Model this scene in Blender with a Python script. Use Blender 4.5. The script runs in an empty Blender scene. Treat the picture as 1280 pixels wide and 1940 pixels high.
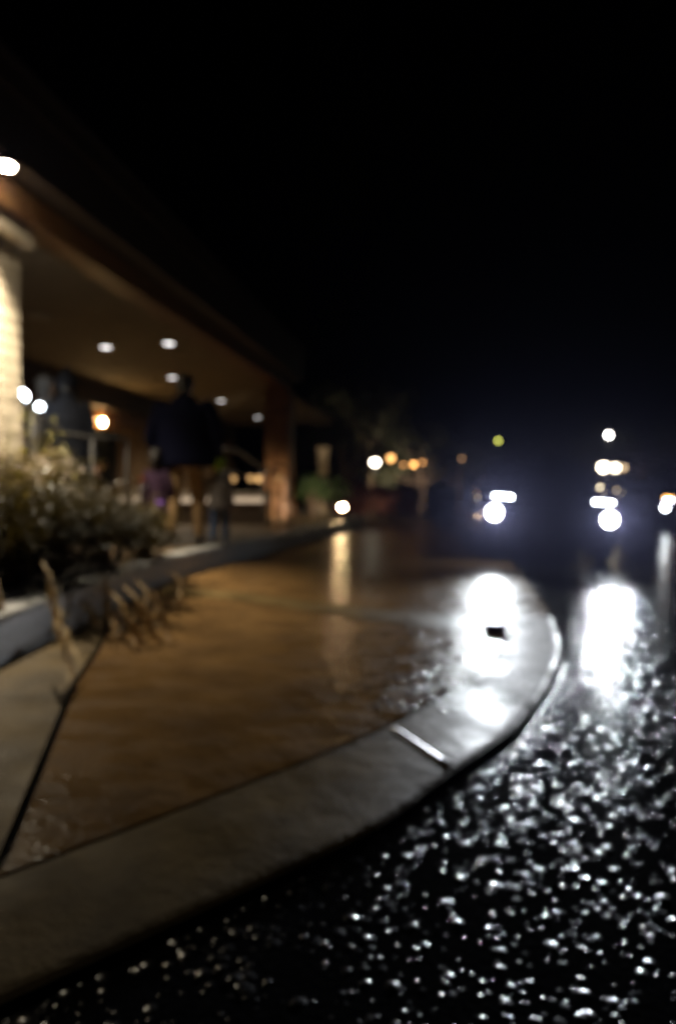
import bpy, bmesh, math, random
from mathutils import Vector, Matrix, Quaternion
random.seed(7)
S = bpy.context.scene
COL = S.collection
R = math.radians

# ---------------------------------------------------------------- camera, world, exposure
CAM_H, F_PX, HORIZON = 0.80, 1293.0, 935.0
cam_data = bpy.data.cameras.new("camera")
cam = bpy.data.objects.new("camera", cam_data); COL.objects.link(cam)
cam_data.sensor_fit = 'VERTICAL'; cam_data.sensor_height = 36.0; cam_data.sensor_width = 36.0
cam_data.lens = 24.0
cam_data.clip_start = 0.05; cam_data.clip_end = 600
PITCH = math.atan((HORIZON - 970.0) / F_PX)          # slightly downwards
cam.location = (0, 0, CAM_H); cam.rotation_euler = (R(90) + PITCH, 0, 0)
cam_data.dof.use_dof = True                           # lens focused far too close, everything soft
cam_data.dof.focus_distance = 0.42
cam_data.dof.aperture_fstop = 3.8
cam_data.dof.aperture_blades = 0
S.camera = cam

world = bpy.data.worlds.new("World"); S.world = world; world.use_nodes = True
wn = world.node_tree
sky = wn.nodes.new('ShaderNodeTexSky'); sky.sky_type = 'NISHITA'; sky.sun_disc = False
sky.sun_elevation = R(-6); sky.sun_rotation = R(200)
bg = wn.nodes['Background']; wn.links.new(sky.outputs[0], bg.inputs[0]); bg.inputs[1].default_value = 0.012

S.view_settings.view_transform = 'Standard'; S.view_settings.look = 'None'
S.view_settings.exposure = 0; S.view_settings.gamma = 1
S.render.engine = 'CYCLES'
S.cycles.use_denoising = True; S.cycles.denoiser = 'OPENIMAGEDENOISE'; S.cycles.denoising_input_passes = 'RGB'
S.cycles.max_bounces = 5; S.cycles.diffuse_bounces = 2; S.cycles.glossy_bounces = 3
S.cycles.sample_clamp_indirect = 8
S.cycles.use_adaptive_sampling = False
S.cycles.caustics_reflective = False; S.cycles.caustics_refractive = False

# ---------------------------------------------------------------- geometry of the place
def gz(x): return -0.035 * max(-6.0, min(6.0, x))     # the ground falls away to the right
def ray(px, py):
    v = Vector(((px - 640) / F_PX, 1.0, -(py - 970) / F_PX))
    v.rotate(Quaternion((1, 0, 0), PITCH)); return v
def at(px, py, off=0.0):
    d = ray(px, py); t = (CAM_H - off) / (-d.z - 0.035 * d.x)
    return Vector((d.x * t, d.y * t, CAM_H + d.z * t))
def at_y(px, py, y):
    d = ray(px, py); t = y / d.y; return Vector((d.x * t, y, CAM_H + d.z * t))
def at_z(px, py, z):
    d = ray(px, py); t = (z - CAM_H) / d.z; return Vector((d.x * t, d.y * t, z))

# ---------------------------------------------------------------- materials
def mat(name, col, rough=0.6, metal=0.0, col2=None, nscale=6.0, bumps=(), rough2=None, rscale=3.0, rstretch=None, spec=0.5, coat=0.0):
    m = bpy.data.materials.new(name); m.use_nodes = True
    nt = m.node_tree; b = nt.nodes['Principled BSDF']
    b.inputs['Base Color'].default_value = (*col, 1); b.inputs['Roughness'].default_value = rough
    b.inputs['Metallic'].default_value = metal; b.inputs['Specular IOR Level'].default_value = spec
    b.inputs['Coat Weight'].default_value = coat
    tc = nt.nodes.new('ShaderNodeTexCoord')
    def noise(sc, det=4, rg=0.6):
        n = nt.nodes.new('ShaderNodeTexNoise'); n.inputs['Scale'].default_value = sc
        n.inputs['Detail'].default_value = det; n.inputs['Roughness'].default_value = rg
        nt.links.new(tc.outputs['Object'], n.inputs['Vector']); return n
    if col2 is None: col2 = tuple(c * 0.72 for c in col)
    n = noise(nscale); rp = nt.nodes.new('ShaderNodeValToRGB')
    rp.color_ramp.elements[0].position = 0.32; rp.color_ramp.elements[1].position = 0.68
    rp.color_ramp.elements[0].color = (*col2, 1); rp.color_ramp.elements[1].color = (*col, 1)
    nt.links.new(n.outputs['Fac'], rp.inputs[0]); nt.links.new(rp.outputs[0], b.inputs['Base Color'])
    if rough2 is not None:
        n2 = noise(rscale, 3); mr = nt.nodes.new('ShaderNodeMapRange'); ra, rb = (0.35, 0.65) if not rstretch else (0.44, 0.56)
        if rstretch:
            mp = nt.nodes.new('ShaderNodeMapping'); mp.inputs['Scale'].default_value = rstretch
            nt.links.new(tc.outputs['Object'], mp.inputs['Vector']); nt.links.new(mp.outputs[0], n2.inputs['Vector'])
        mr.inputs['From Min'].default_value = ra; mr.inputs['From Max'].default_value = rb
        mr.inputs['To Min'].default_value = rough; mr.inputs['To Max'].default_value = rough2
        nt.links.new(n2.outputs['Fac'], mr.inputs['Value']); nt.links.new(mr.outputs[0], b.inputs['Roughness'])
    prev = None
    for sc, dist, det in bumps:
        n3 = noise(sc, det); bp = nt.nodes.new('ShaderNodeBump')
        bp.inputs['Distance'].default_value = dist; bp.inputs['Strength'].default_value = 1.0
        nt.links.new(n3.outputs['Fac'], bp.inputs['Height'])
        if prev: nt.links.new(prev.outputs[0], bp.inputs['Normal'])
        prev = bp
    if prev: nt.links.new(prev.outputs[0], b.inputs['Normal'])
    return m
def emit(name, col, strength):
    m = bpy.data.materials.new(name); m.use_nodes = True; b = m.node_tree.nodes['Principled BSDF']
    b.inputs['Base Color'].default_value = (0.6, 0.6, 0.6, 1)
    b.inputs['Emission Color'].default_value = (*col, 1); b.inputs['Emission Strength'].default_value = strength
    return m

M = {}
M['asphalt'] = mat('wet asphalt', (0.012, 0.012, 0.013), 0.13, col2=(0.008, 0.008, 0.009), nscale=40, bumps=((60, 0.0012, 1),), spec=0.0026)
M['grit'] = mat('wet asphalt stones', (0.02, 0.02, 0.022), 0.22, nscale=40, spec=1.0)
M['drop'] = mat('standing water', (0.02, 0.02, 0.02), 0.3, spec=0.7)
M['brown'] = mat('wet stamped brown concrete', (0.22, 0.125, 0.046), 0.17, spec=0.022, col2=(0.12, 0.068, 0.027), nscale=3.2, rough2=0.5, rscale=6.0, rstretch=(0.8, 1.7, 1.0), bumps=((9, 0.007, 4), (30, 0.004, 3)))
M['concrete'] = mat('wet grey concrete', (0.20, 0.138, 0.056), 0.38, spec=0.065, col2=(0.08, 0.054, 0.022), nscale=4, rough2=0.62, rscale=3, bumps=((12, 0.004, 4), (90, 0.0008, 2)))
M['kerb'] = mat('pale kerb concrete', (0.31, 0.31, 0.295), 0.45, col2=(0.36, 0.36, 0.35), nscale=7, bumps=((40, 0.003, 3),))
M['walk'] = mat('walkway concrete', (0.15, 0.105, 0.06), 0.3, nscale=4, rough2=0.55, bumps=((20, 0.004, 3),))
M['soil'] = mat('planting soil', (0.02, 0.014, 0.009), 0.85, nscale=14, bumps=((30, 0.03, 4),))
M['joint'] = mat('joint sealant', (0.5, 0.5, 0.5), 0.36, bumps=((50, 0.002, 2),))
M['timber'] = mat('stained timber', (0.22, 0.11, 0.042), 0.45, col2=(0.15, 0.06, 0.02), nscale=5, bumps=((30, 0.003, 3),))
M['fascia'] = mat('dark stained fascia', (0.03, 0.017, 0.009), 0.6, nscale=6)
M['roof'] = mat('dark roof tile', (0.03, 0.022, 0.02), 0.8, nscale=9, bumps=((25, 0.01, 2),))
M['ceiling'] = mat('tan plaster ceiling', (0.25, 0.195, 0.125), 0.85, nscale=2, col2=(0.20, 0.155, 0.095), bumps=((60, 0.002, 2),))
M['stone'] = mat('cream column stone', (0.62, 0.54, 0.40), 0.7, col2=(0.42, 0.35, 0.25), nscale=7, bumps=((22, 0.012, 4),))
M['mortar'] = mat('mortar', (0.10, 0.08, 0.06), 0.9)
M['render'] = mat('ochre stucco wall', (0.32, 0.20, 0.10), 0.85, nscale=3, bumps=((50, 0.003, 3),))
M['coping'] = mat('cream coping stone', (0.62, 0.52, 0.38), 0.6, nscale=8)
M['wallb'] = mat('brown low wall stucco', (0.13, 0.085, 0.05), 0.8, nscale=5)
M['glassd'] = mat('dark window glass', (0.012, 0.014, 0.018), 0.06)
M['steel'] = mat('grey painted steel', (0.75, 0.72, 0.68), 0.4)
M['bronze'] = mat('dark bronze rail', (0.03, 0.028, 0.026), 0.6, spec=0.15)
M['black'] = mat('black metal', (0.018, 0.018, 0.018), 0.45)
M['trim'] = mat('white lamp trim', (0.7, 0.68, 0.62), 0.5)
M['paint'] = mat('dark navy car paint', (0.012, 0.014, 0.028), 0.22, coat=1.0)
M['paint_grey'] = mat('dark grey car paint', (0.03, 0.03, 0.032), 0.25, coat=1.0)
M['tyre'] = mat('tyre rubber', (0.015, 0.015, 0.015), 0.75)
M['rim'] = mat('alloy rim', (0.35, 0.35, 0.36), 0.3, 0.9)
M['plastic'] = mat('black plastic', (0.012, 0.012, 0.013), 0.5)
M['chrome'] = mat('chrome trim', (0.6, 0.6, 0.6), 0.12, 1.0)
M['leaf'] = mat('shrub leaves', (0.045, 0.031, 0.006), 0.45, spec=0.15, col2=(0.02, 0.016, 0.004), nscale=9)
M['leaf_dry'] = mat('olive dry leaves', (0.20, 0.15, 0.032), 0.3, spec=0.25, col2=(0.05, 0.04, 0.01), nscale=9)
M['leaf_green'] = mat('fresh green leaves', (0.06, 0.12, 0.03), 0.45, nscale=9)
M['leaf_tree'] = mat('dark tree leaves', (0.05, 0.055, 0.025), 0.6, nscale=3)
M['leaf_red'] = mat('rust red leaves', (0.13, 0.04, 0.025), 0.6, nscale=6)
M['petal'] = mat('pale pink petals', (0.80, 0.66, 0.52), 0.5, nscale=20)
M['bud'] = mat('yellow buds', (0.75, 0.68, 0.18), 0.35)
M['stalk'] = mat('dry tan stalks', (0.85, 0.66, 0.38), 0.6, nscale=25)
M['bark'] = mat('bark', (0.09, 0.06, 0.04), 0.85, nscale=15, bumps=((40, 0.01, 3),))
M['skin'] = mat('skin', (0.50, 0.31, 0.22), 0.5, nscale=12, col2=(0.45, 0.27, 0.19))
M['hair'] = mat('dark hair', (0.018, 0.013, 0.010), 0.5, nscale=60, bumps=((120, 0.004, 2),))
M['navy'] = mat('navy jacket cloth', (0.005, 0.006, 0.020), 0.9, nscale=20, bumps=((16, 0.012, 3),), spec=0.08)
M['khaki'] = mat('khaki trouser cloth', (0.30, 0.19, 0.095), 0.85, nscale=20, bumps=((18, 0.01, 3),), spec=0.08)
M['denim'] = mat('blue denim', (0.05, 0.075, 0.14), 0.85, nscale=30, bumps=((20, 0.008, 3),), spec=0.08)
M['greycloth'] = mat('grey cloth', (0.16, 0.145, 0.14), 0.85, nscale=20, bumps=((20, 0.008, 3),), spec=0.08)
M['lime'] = mat('lime green cloth', (0.22, 0.34, 0.03), 0.8, nscale=20, spec=0.08)
M['plum'] = mat('plum cloth', (0.055, 0.03, 0.055), 0.85, nscale=20, bumps=((20, 0.008, 3),), spec=0.08)
M['violet'] = mat('violet ribbon', (0.22, 0.08, 0.5), 0.6)
M['orange'] = mat('orange red cloth', (0.5, 0.12, 0.03), 0.7)
M['blackcloth'] = mat('black coat cloth', (0.008, 0.009, 0.013), 0.85, nscale=20, bumps=((16, 0.012, 3),), spec=0.08)
M['sole'] = mat('dark shoe', (0.03, 0.025, 0.02), 0.6)
M['e_beam'] = emit('headlight beam lens', (0.86, 0.90, 1.0), 60)
M['e_strip'] = emit('headlight strip lens', (0.80, 0.90, 1.0), 42)
M['e_down'] = emit('downlight lens', (1.0, 0.95, 0.93), 3.4)
M['e_col'] = emit('column lamp lens', (1.0, 0.88, 0.66), 170)
M['e_warm'] = emit('warm sconce globe', (1.0, 0.62, 0.25), 190)
M['e_cool'] = emit('cool globe', (0.82, 0.95, 1.0), 22)
M['e_path'] = emit('warm path lamp', (1.0, 0.68, 0.34), 330)

def thin(key, f=0.45):                                # leaves let light through
    nt = M[key].node_tree; b = nt.nodes['Principled BSDF']; o = nt.nodes['Material Output']
    t = nt.nodes.new('ShaderNodeBsdfTranslucent'); mx = nt.nodes.new('ShaderNodeMixShader'); mx.inputs[0].default_value = f
    nt.links.new(b.inputs['Base Color'].links[0].from_socket, t.inputs[0])
    nt.links.new(b.outputs[0], mx.inputs[1]); nt.links.new(t.outputs[0], mx.inputs[2]); nt.links.new(mx.outputs[0], o.inputs['Surface'])
for k_ in ('leaf', 'leaf_dry', 'leaf_green', 'leaf_tree', 'leaf_red', 'petal', 'bud', 'stalk'): thin(k_, 0.6 if k_ == 'stalk' else 0.35)
# ---------------------------------------------------------------- mesh helpers
def spot(name, parent, loc, rot, watts, col_, size, blend, r):
    l = bpy.data.lights.new(name, 'SPOT'); l.energy = watts; l.color = col_; l.spot_size = R(size); l.spot_blend = blend; l.shadow_soft_size = r
    o = bpy.data.objects.new(name, l); COL.objects.link(o); o.parent = parent; o.location = loc; o.rotation_euler = rot
    return o
def link(name, bm, m, parent=None, smooth=False, kind=None):
    me = bpy.data.meshes.new(name); bm.normal_update(); bm.to_mesh(me); bm.free()
    if smooth:
        for p in me.polygons: p.use_smooth = True
    o = bpy.data.objects.new(name, me); COL.objects.link(o)
    if m: me.materials.append(m)
    if parent is not None: o.parent = parent
    if kind: o['kind'] = kind
    return o
def thing(name, label, cat, loc=(0, 0, 0), rz=0.0, group=None):
    o = bpy.data.objects.new(name, None); COL.objects.link(o)
    o.location = loc; o.rotation_euler = (0, 0, rz); o.empty_display_size = 0.2
    return tag(o, label, cat, group)
def tag(o, label, cat, group=None):
    o['label'] = label; o['category'] = cat
    if group: o['group'] = group
    return o
def box(bm, x0, x1, y0, y1, z0, z1, bev=0.0):
    r = bmesh.ops.create_cube(bm, size=1.0)
    for v in r['verts']:
        v.co = Vector(((x0 + x1) / 2 + v.co.x * (x1 - x0), (y0 + y1) / 2 + v.co.y * (y1 - y0), (z0 + z1) / 2 + v.co.z * (z1 - z0)))
    if bev:
        es = list({e for v in r['verts'] for e in v.link_edges})
        bmesh.ops.bevel(bm, geom=es, offset=bev, segments=2, affect='EDGES', profile=0.5)
def tube(bm, pts, rad, n=8, cap=True):
    pts = [Vector(p) for p in pts]; rings = []
    up = None
    for i, p in enumerate(pts):
        t = (pts[min(i + 1, len(pts) - 1)] - pts[max(i - 1, 0)]).normalized()
        if up is None:
            up = Vector((0, 0, 1)) if abs(t.z) < 0.9 else Vector((0, 1, 0))
        a = t.cross(up).normalized(); b = a.cross(t).normalized(); up = b
        r = rad[i] if isinstance(rad, (list, tuple)) else rad
        rings.append([bm.verts.new(p + a * r * math.cos(2 * math.pi * k / n) + b * r * math.sin(2 * math.pi * k / n)) for k in range(n)])
    for A, B in zip(rings, rings[1:]):
        for k in range(n): bm.faces.new((A[k], A[(k + 1) % n], B[(k + 1) % n], B[k]))
    if cap:
        bm.faces.new(rings[0][::-1]); bm.faces.new(rings[-1])
def ball(bm, c, r, sub=2):
    rr = r if isinstance(r, (tuple, list)) else (r, r, r)
    g = bmesh.ops.create_icosphere(bm, subdivisions=sub, radius=1.0)
    for v in g['verts']: v.co = Vector((c[0] + v.co.x * rr[0], c[1] + v.co.y * rr[1], c[2] + v.co.z * rr[2]))
def lathe(bm, prof, n=20, axis='Z', c=(0, 0, 0)):
    rings = []
    for r, h in prof:
        ring = []
        for k in range(n):
            a = 2 * math.pi * k / n; u, v = r * math.cos(a), r * math.sin(a)
            p = {'Z': (u, v, h), 'Y': (u, h, v), 'X': (h, u, v)}[axis]
            ring.append(bm.verts.new(Vector(p) + Vector(c)))
        rings.append(ring)
    for A, B in zip(rings, rings[1:]):
        for k in range(n): bm.faces.new((A[k], A[(k + 1) % n], B[(k + 1) % n], B[k]))
    bm.faces.new(rings[0][::-1]); bm.faces.new(rings[-1])
    bmesh.ops.recalc_face_normals(bm, faces=bm.faces[:])
def disc(bm, c, r, nrm=(0, 0, -1), n=20):
    q = Vector((0, 0, 1)).rotation_difference(Vector(nrm))
    bm.faces.new([bm.verts.new(Vector(c) + q @ Vector((r * math.cos(2 * math.pi * k / n), r * math.sin(2 * math.pi * k / n), 0))) for k in range(n)])
def slab(bm, pts, off0, off1):                       # outline of ground points, from off0 to off1 above the ground
    top = [bm.verts.new((p[0], p[1], gz(p[0]) + off1)) for p in pts]
    bot = [bm.verts.new((p[0], p[1], gz(p[0]) + off0)) for p in pts]
    n = len(pts)
    es = [bm.edges.new((top[i], top[(i + 1) % n])) for i in range(n)]
    bmesh.ops.triangle_fill(bm, use_beauty=True, edges=es)
    for i in range(n): bm.faces.new((top[i], bot[i], bot[(i + 1) % n], top[(i + 1) % n]))
    bmesh.ops.recalc_face_normals(bm, faces=bm.faces[:])
def spline(pts, k=6):
    out = []
    P = [Vector((p[0], p[1], 0)) for p in pts]
    for i in range(len(P) - 1):
        a, b, c, d = P[max(i - 1, 0)], P[i], P[i + 1], P[min(i + 2, len(P) - 1)]
        for j in range(k):
            t = j / k
            out.append(0.5 * ((2 * b) + (c - a) * t + (2 * a - 5 * b + 4 * c - d) * t * t + (3 * b - a - 3 * c + d) * t ** 3))
    out.append(P[-1]); return out
def sweep(bm, path, prof):                            # prof: (sideways to the right of travel, height above ground)
    rows = []
    for i, p in enumerate(path):
        t = (path[min(i + 1, len(path) - 1)] - path[max(i - 1, 0)]).normalized(); nr = Vector((t.y, -t.x, 0))
        rows.append([bm.verts.new((p.x + nr.x * s, p.y + nr.y * s, gz(p.x + nr.x * s) + h)) for s, h in prof])
    for A, B in zip(rows, rows[1:]):
        for k in range(len(prof) - 1): bm.faces.new((A[k], B[k], B[k + 1], A[k + 1]))
    bmesh.ops.recalc_face_normals(bm, faces=bm.faces[:])

# ---------------------------------------------------------------- ground
bm = bmesh.new()
xs = [-150, -60, -20, -6, -3, 0, 3, 6, 20, 60, 150]; ys = [-8, 0, 4, 8, 16, 30, 60, 120, 250]
V = [[bm.verts.new((x, y, gz(x))) for x in xs] for y in ys]
for j in range(len(ys) - 1):
    for i in range(len(xs) - 1): bm.faces.new((V[j][i], V[j][i + 1], V[j + 1][i + 1], V[j + 1][i]))
link('asphalt_road', bm, M['asphalt'], kind='structure')

RAISE = 0.02
outer_px = [(-160, 2010), (180, 1850), (470, 1710), (720, 1585), (860, 1482), (985, 1385), (1048, 1290), (1064, 1225), (1046, 1172)]
outer = [at(x, y) for x, y in outer_px]
outer = spline(outer, 8)
far_edge = spline([at(1046, 1172), at(1000, 1112), at(962, 1068), Vector((2.0, 11, 0)), Vector((2.6, 16, 0)), Vector((3.4, 24, 0))], 6)
inner_px = [(-160, 1730), (0, 1665), (370, 1525), (740, 1375), (905, 1275), (958, 1222), (972, 1196)]
inner = spline([at(x, y, RAISE) for x, y in inner_px], 8)
kerb_px = [(-420, 1490), (-160, 1335), (0, 1258), (150, 1185), (330, 1098), (500, 1050), (600, 1021), (660, 1004), (690, 991)]
kerb = spline([at(x, y, RAISE) for x, y in kerb_px] , 6)
tip = kerb[-1]
kerb_back = spline([tip, tip + Vector((0.05, 0.5, 0)), tip + Vector((-0.4, 1.0, 0)), tip + Vector((-1.4, 1.6, 0)), tip + Vector((-2.4, 4, 0)), tip + Vector((-1.6, 12, 0))], 5)
kerb_all = kerb + kerb_back[1:]

# wet stones standing out of the asphalt, one mesh
def inside(p, poly):
    c = False; n = len(poly)
    for i in range(n):
        a, b = poly[i], poly[i - 1]
        if (a.y > p[1]) != (b.y > p[1]) and p[0] < (b.x - a.x) * (p[1] - a.y) / (b.y - a.y) + a.x: c = not c
    return c
apron_poly = outer + far_edge[1:] + [Vector((-8, 24, 0)), Vector((-8, -2, 0)), Vector((outer[0].x, -2, 0))]
rg = random.Random(11); gv, gf = [], []
def stone(x, y, a, h):
    zc = gz(x) - h * 0.25; b = len(gv); tx, ty = rg.gauss(0, .10), rg.gauss(0, .10)
    gv.append((x, y, zc + h)); e = rg.uniform(.88, 1.14); th = rg.uniform(0, 3.14); ct, st_ = math.cos(th), math.sin(th)
    for q, (rr, hh) in enumerate(((.36, .87), (.70, .51), (1.0, 0.0))):
        for k in range(7):
            an = 2 * math.pi * k / 7; u, v = a * rr * math.cos(an) * e, a * rr * math.sin(an) / e
            u, v = u * ct - v * st_, u * st_ + v * ct
            gv.append((x + u, y + v, zc + h * hh + tx * u + ty * v))
    for k in range(7):
        j = (k + 1) % 7; gf.append((b, b + 1 + k, b + 1 + j))
        for q in (0, 7): gf.append((b + 1 + q + k, b + 8 + q + k, b + 8 + q + j, b + 1 + q + j))
for x0, x1, y0, y1, den in ((-2, 3.2, .7, 4.5, 1300), (1.0, 6.5, 4.5, 9, 1300), (1.5, 12, 9, 18, 120)):
    for _ in range(int((x1 - x0) * (y1 - y0) * den)):
        x, y = rg.uniform(x0, x1), rg.uniform(y0, y1)
        if inside((x, y), apron_poly): continue
        a = rg.choice((.004, .004, .005, .005, .006, .007, .010, .016)) * rg.uniform(.8, 1.15); stone(x, y, a * (.9 if y < 3 else 1.15), a * rg.uniform(.07, .26))
for _ in range(4200):                                 # flatter stones added to fan out the headlight glints
    x, y = rg.uniform(.2, 4.6), rg.uniform(2.3, 6.0)
    if inside((x, y), apron_poly): continue
    a = rg.uniform(.004, .009); stone(x, y, a, a * rg.uniform(.04, .12))
for i, p in enumerate(outer[:-1]):
    if p.y < 1.9 or p.y > 3.3: continue
    q = outer[i + 1]; t = (q - p).normalized()
    for _ in range(int((q - p).length * 110)):
        c = p.lerp(q, rg.random()); d = abs(rg.gauss(0, .030)) + .006; a = rg.uniform(.008, .015); stone(c.x + t.y * d, c.y - t.x * d, a, a * rg.uniform(.18, .42))
me = bpy.data.meshes.new('asphalt_road_stones'); me.from_pydata(gv, [], gf)
for p_ in me.polygons: p_.use_smooth = True
me.materials.append(M['grit']); go = bpy.data.objects.new('asphalt_road_stones', me); COL.objects.link(go); go['kind'] = 'stuff'
tag(go, 'wet glinting stones of the black asphalt surface', 'asphalt stones')

# concrete band with a rounded nose towards the asphalt
bm = bmesh.new()
nose = [(0.0, RAISE), (0.014, RAISE - 0.002), (0.028, RAISE - 0.007), (0.038, RAISE - 0.015), (0.045, -0.01)]
edge_top = []
rows = []
for i, p in enumerate(outer):
    t = (outer[min(i + 1, len(outer) - 1)] - outer[max(i - 1, 0)]).normalized(); nr = Vector((t.y, -t.x, 0))
    rows.append([Vector((p.x + nr.x * (s - 0.045), p.y + nr.y * (s - 0.045), gz(p.x) + h)) for s, h in nose])
    edge_top.append(rows[-1][0])
vr = [[bm.verts.new(q) for q in r] for r in rows]
for A, B in zip(vr, vr[1:]):
    for k in range(len(nose) - 1): bm.faces.new((A[k], B[k], B[k + 1], A[k + 1]))
# top surface: inner edge resampled to the outer one
def resample(pts, n):
    L = [0.0]
    for a, b in zip(pts, pts[1:]): L.append(L[-1] + (b - a).length)
    out = []; j = 0
    for i in range(n):
        d = L[-1] * i / (n - 1)
        while j < len(L) - 2 and L[j + 1] < d: j += 1
        t = (d - L[j]) / max(1e-9, L[j + 1] - L[j]); out.append(pts[j].lerp(pts[j + 1], t))
    return out
inn = resample(inner, len(outer))
vi = [bm.verts.new((p.x, p.y, gz(p.x) + RAISE)) for p in inn]
vlow = [bm.verts.new((p.x, p.y, gz(p.x) - 0.01)) for p in inn]
for i in range(len(outer) - 1):
    bm.faces.new((vi[i], vi[i + 1], vr[i + 1][0], vr[i][0]))
    bm.faces.new((vlow[i], vlow[i + 1], vi[i + 1], vi[i]))
bmesh.ops.recalc_face_normals(bm, faces=bm.faces[:])
band = link('concrete_path_band', bm, M['concrete'], smooth=False, kind='structure')

# cross band: runs from the kerb to the road edge
cb_near = [at(x, y, RAISE) for x, y in [(972, 1196), (860, 1193), (700, 1174), (560, 1152), (430, 1134), (300, 1122)]]
cb_far = [at(x, y, RAISE) for x, y in [(1030, 1166), (860, 1166), (700, 1152), (560, 1135), (430, 1120), (310, 1110)]]
bm = bmesh.new()
G = 0.02
slab(bm, cb_near + cb_far[::-1], -0.01, RAISE + 0.001)
link('concrete_cross_path', bm, M['concrete'], kind='structure')
# grey gutter strip beside the near kerb
g_in = [at(x, y, RAISE) for x, y in [(-260, 2200), (0, 1610), (135, 1295), (190, 1215)]]
g_out = [at(x, y, RAISE) for x, y in [(205, 1160), (100, 1212), (0, 1262), (-160, 1340), (-420, 1490)]]
bm = bmesh.new(); slab(bm, [p for p in g_in] + g_out, -0.01, RAISE); link('grey_gutter_path', bm, M['concrete'], kind='structure')

def shift(pts, d):
    out = []
    for i, p in enumerate(pts):
        t = (pts[min(i + 1, len(pts) - 1)] - pts[max(i - 1, 0)]).normalized(); out.append(Vector((p.x + t.y * d, p.y - t.x * d, 0)))
    return out
# near brown panel
near_poly = [Vector((p.x, p.y, 0)) for p in shift(inner[6:-3], -G)]
near_poly += [Vector((p.x - 0.01, p.y - G, 0)) for p in cb_near[:-1]]
near_poly += [Vector((p.x, p.y, 0)) for p in [at(300, 1128, RAISE), at(322, 1103, RAISE), at(215, 1158, RAISE)]]
near_poly += [Vector((p.x + G * 1.3, p.y, 0)) for p in [at(190, 1215, RAISE), at(135, 1295, RAISE), at(0, 1610, RAISE), at(-20, 1655, RAISE)]]
bm = bmesh.new(); slab(bm, near_poly, -0.01, RAISE - 0.002); link('brown_forecourt_pavement', bm, M['brown'], kind='structure')
# far brown panel
far_poly = [Vector((p.x, p.y + G, 0)) for p in cb_far[::-1]] + [Vector((p.x, p.y, 0)) for p in far_edge[1:]]
kk = [p for p in kerb if p.y > at(320, 1100, RAISE).y]
far_poly += [Vector((1.4, 24, 0))] + [Vector((p.x - 0.02, p.y, 0)) for p in kk[::-1]]
bm = bmesh.new(); slab(bm, far_poly, -0.01, RAISE - 0.001); link('brown_driveway_pavement', bm, M['brown'], kind='structure')
# drops of water standing on the stamped concrete
gv, gf = [], []
for _ in range(480):
    c = at(rg.gauss(838, 72), rg.uniform(1075, 1345), RAISE)
    a = rg.uniform(.006, .016); n0 = len(gv); stone(c.x, c.y, a, a * rg.uniform(.15, .3))
    gv[n0:] = [(x_, y_, z_ + RAISE) for x_, y_, z_ in gv[n0:]]
me = bpy.data.meshes.new('water_drops'); me.from_pydata(gv, [], gf)
for p_ in me.polygons: p_.use_smooth = True
me.materials.append(M['drop']); go = bpy.data.objects.new('water_drops', me); COL.objects.link(go); go['kind'] = 'stuff'
tag(go, 'glinting water drops on the brown stamped concrete', 'water drops')
# joint across the band
a, b = at(744, 1379, RAISE), at(846, 1447, RAISE)
bm = bmesh.new()
tube(bm, [Vector((a.x, a.y, gz(a.x) + RAISE - 0.026)).lerp(Vector((b.x, b.y, gz(b.x) + RAISE - 0.026)), i / 8) for i in range(9)], 0.030, 20)
link('joint_strip', bm, M['joint'], smooth=True, parent=band)
bm = bmesh.new(); box(bm, -0.055, 0.055, -0.045, 0.045, 0, 0.03, 0.006); box(bm, -0.045, 0.045, -0.035, 0.035, 0.03, 0.036, 0.002)
o = link('drain_cap', bm, M['plastic']); p = at(938, 1192, RAISE); o.location = (p.x, p.y, gz(p.x) + RAISE)
tag(o, 'small dark rectangular drain cap lying in the headlight glare', 'drain cap')

# kerb and walkway
KH = 0.22
bm = bmesh.new()
sweep(bm, kerb_all, [(0.0, 0.0), (-0.012, KH - 0.03), (-0.022, KH - 0.008), (-0.045, KH), (-0.16, KH), (-0.165, KH - 0.03)])
link('kerb', bm, M['kerb'], smooth=False, kind='structure')
wk = shift(kerb_all, -0.163)
bm = bmesh.new(); slab(bm, wk + [Vector((-8, 30, 0)), Vector((-16, 30, 0)), Vector((-16, -2, 0)), Vector((-4, 0.2, 0))], 0.0, KH - 0.004)
link('walkway_pavement', bm, M['walk'], kind='structure')
def wz(x): return gz(x) + KH - 0.004
bm = bmesh.new()
bed = [p for p in shift(kerb, -0.19) if p.y < 5.4] + [Vector((-2.05, 5.75, 0)), Vector((-3.6, 5.6, 0)), Vector((-4.2, 3.0, 0)), Vector((-3.9, 1.2, 0))]
slab(bm, bed, 0.1, KH + 0.02); link('planting_soil', bm, M['soil'], kind='structure')

# ---------------------------------------------------------------- entrance canopy
CA = math.atan(0.163); CO = Vector((-2.92, 6.1, 0))
can = thing('entrance_canopy', 'long brown timber entrance canopy with tan ceiling and recessed lights', 'canopy', CO, -CA)
def can_local(p):
    v = Vector((p.x - CO.x, p.y - CO.y, p.z)); v.rotate(Quaternion((0, 0, 1), CA)); return v
bm = bmesh.new(); box(bm, -0.15, 0.15, -4.2, 10.3, 3.24, 3.48, 0.008); link('beam', bm, M['timber'], can)
bm = bmesh.new(); box(bm, -0.15, 0.42, -4.3, 10.5, 3.483, 4.12, 0.01); box(bm, 0.42, 0.46, -4.3, 10.5, 3.98, 4.16, 0.004); link('fascia', bm, M['fascia'], can)
bm = bmesh.new(); box(bm, -4.3, -0.153, -4.2, 19, 3.30, 3.40); box(bm, -4.3, -0.6, 10.32, 19.2, 3.403, 3.6, 0.01); link('ceiling', bm, M['ceiling'], can)
bm = bmesh.new()
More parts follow.
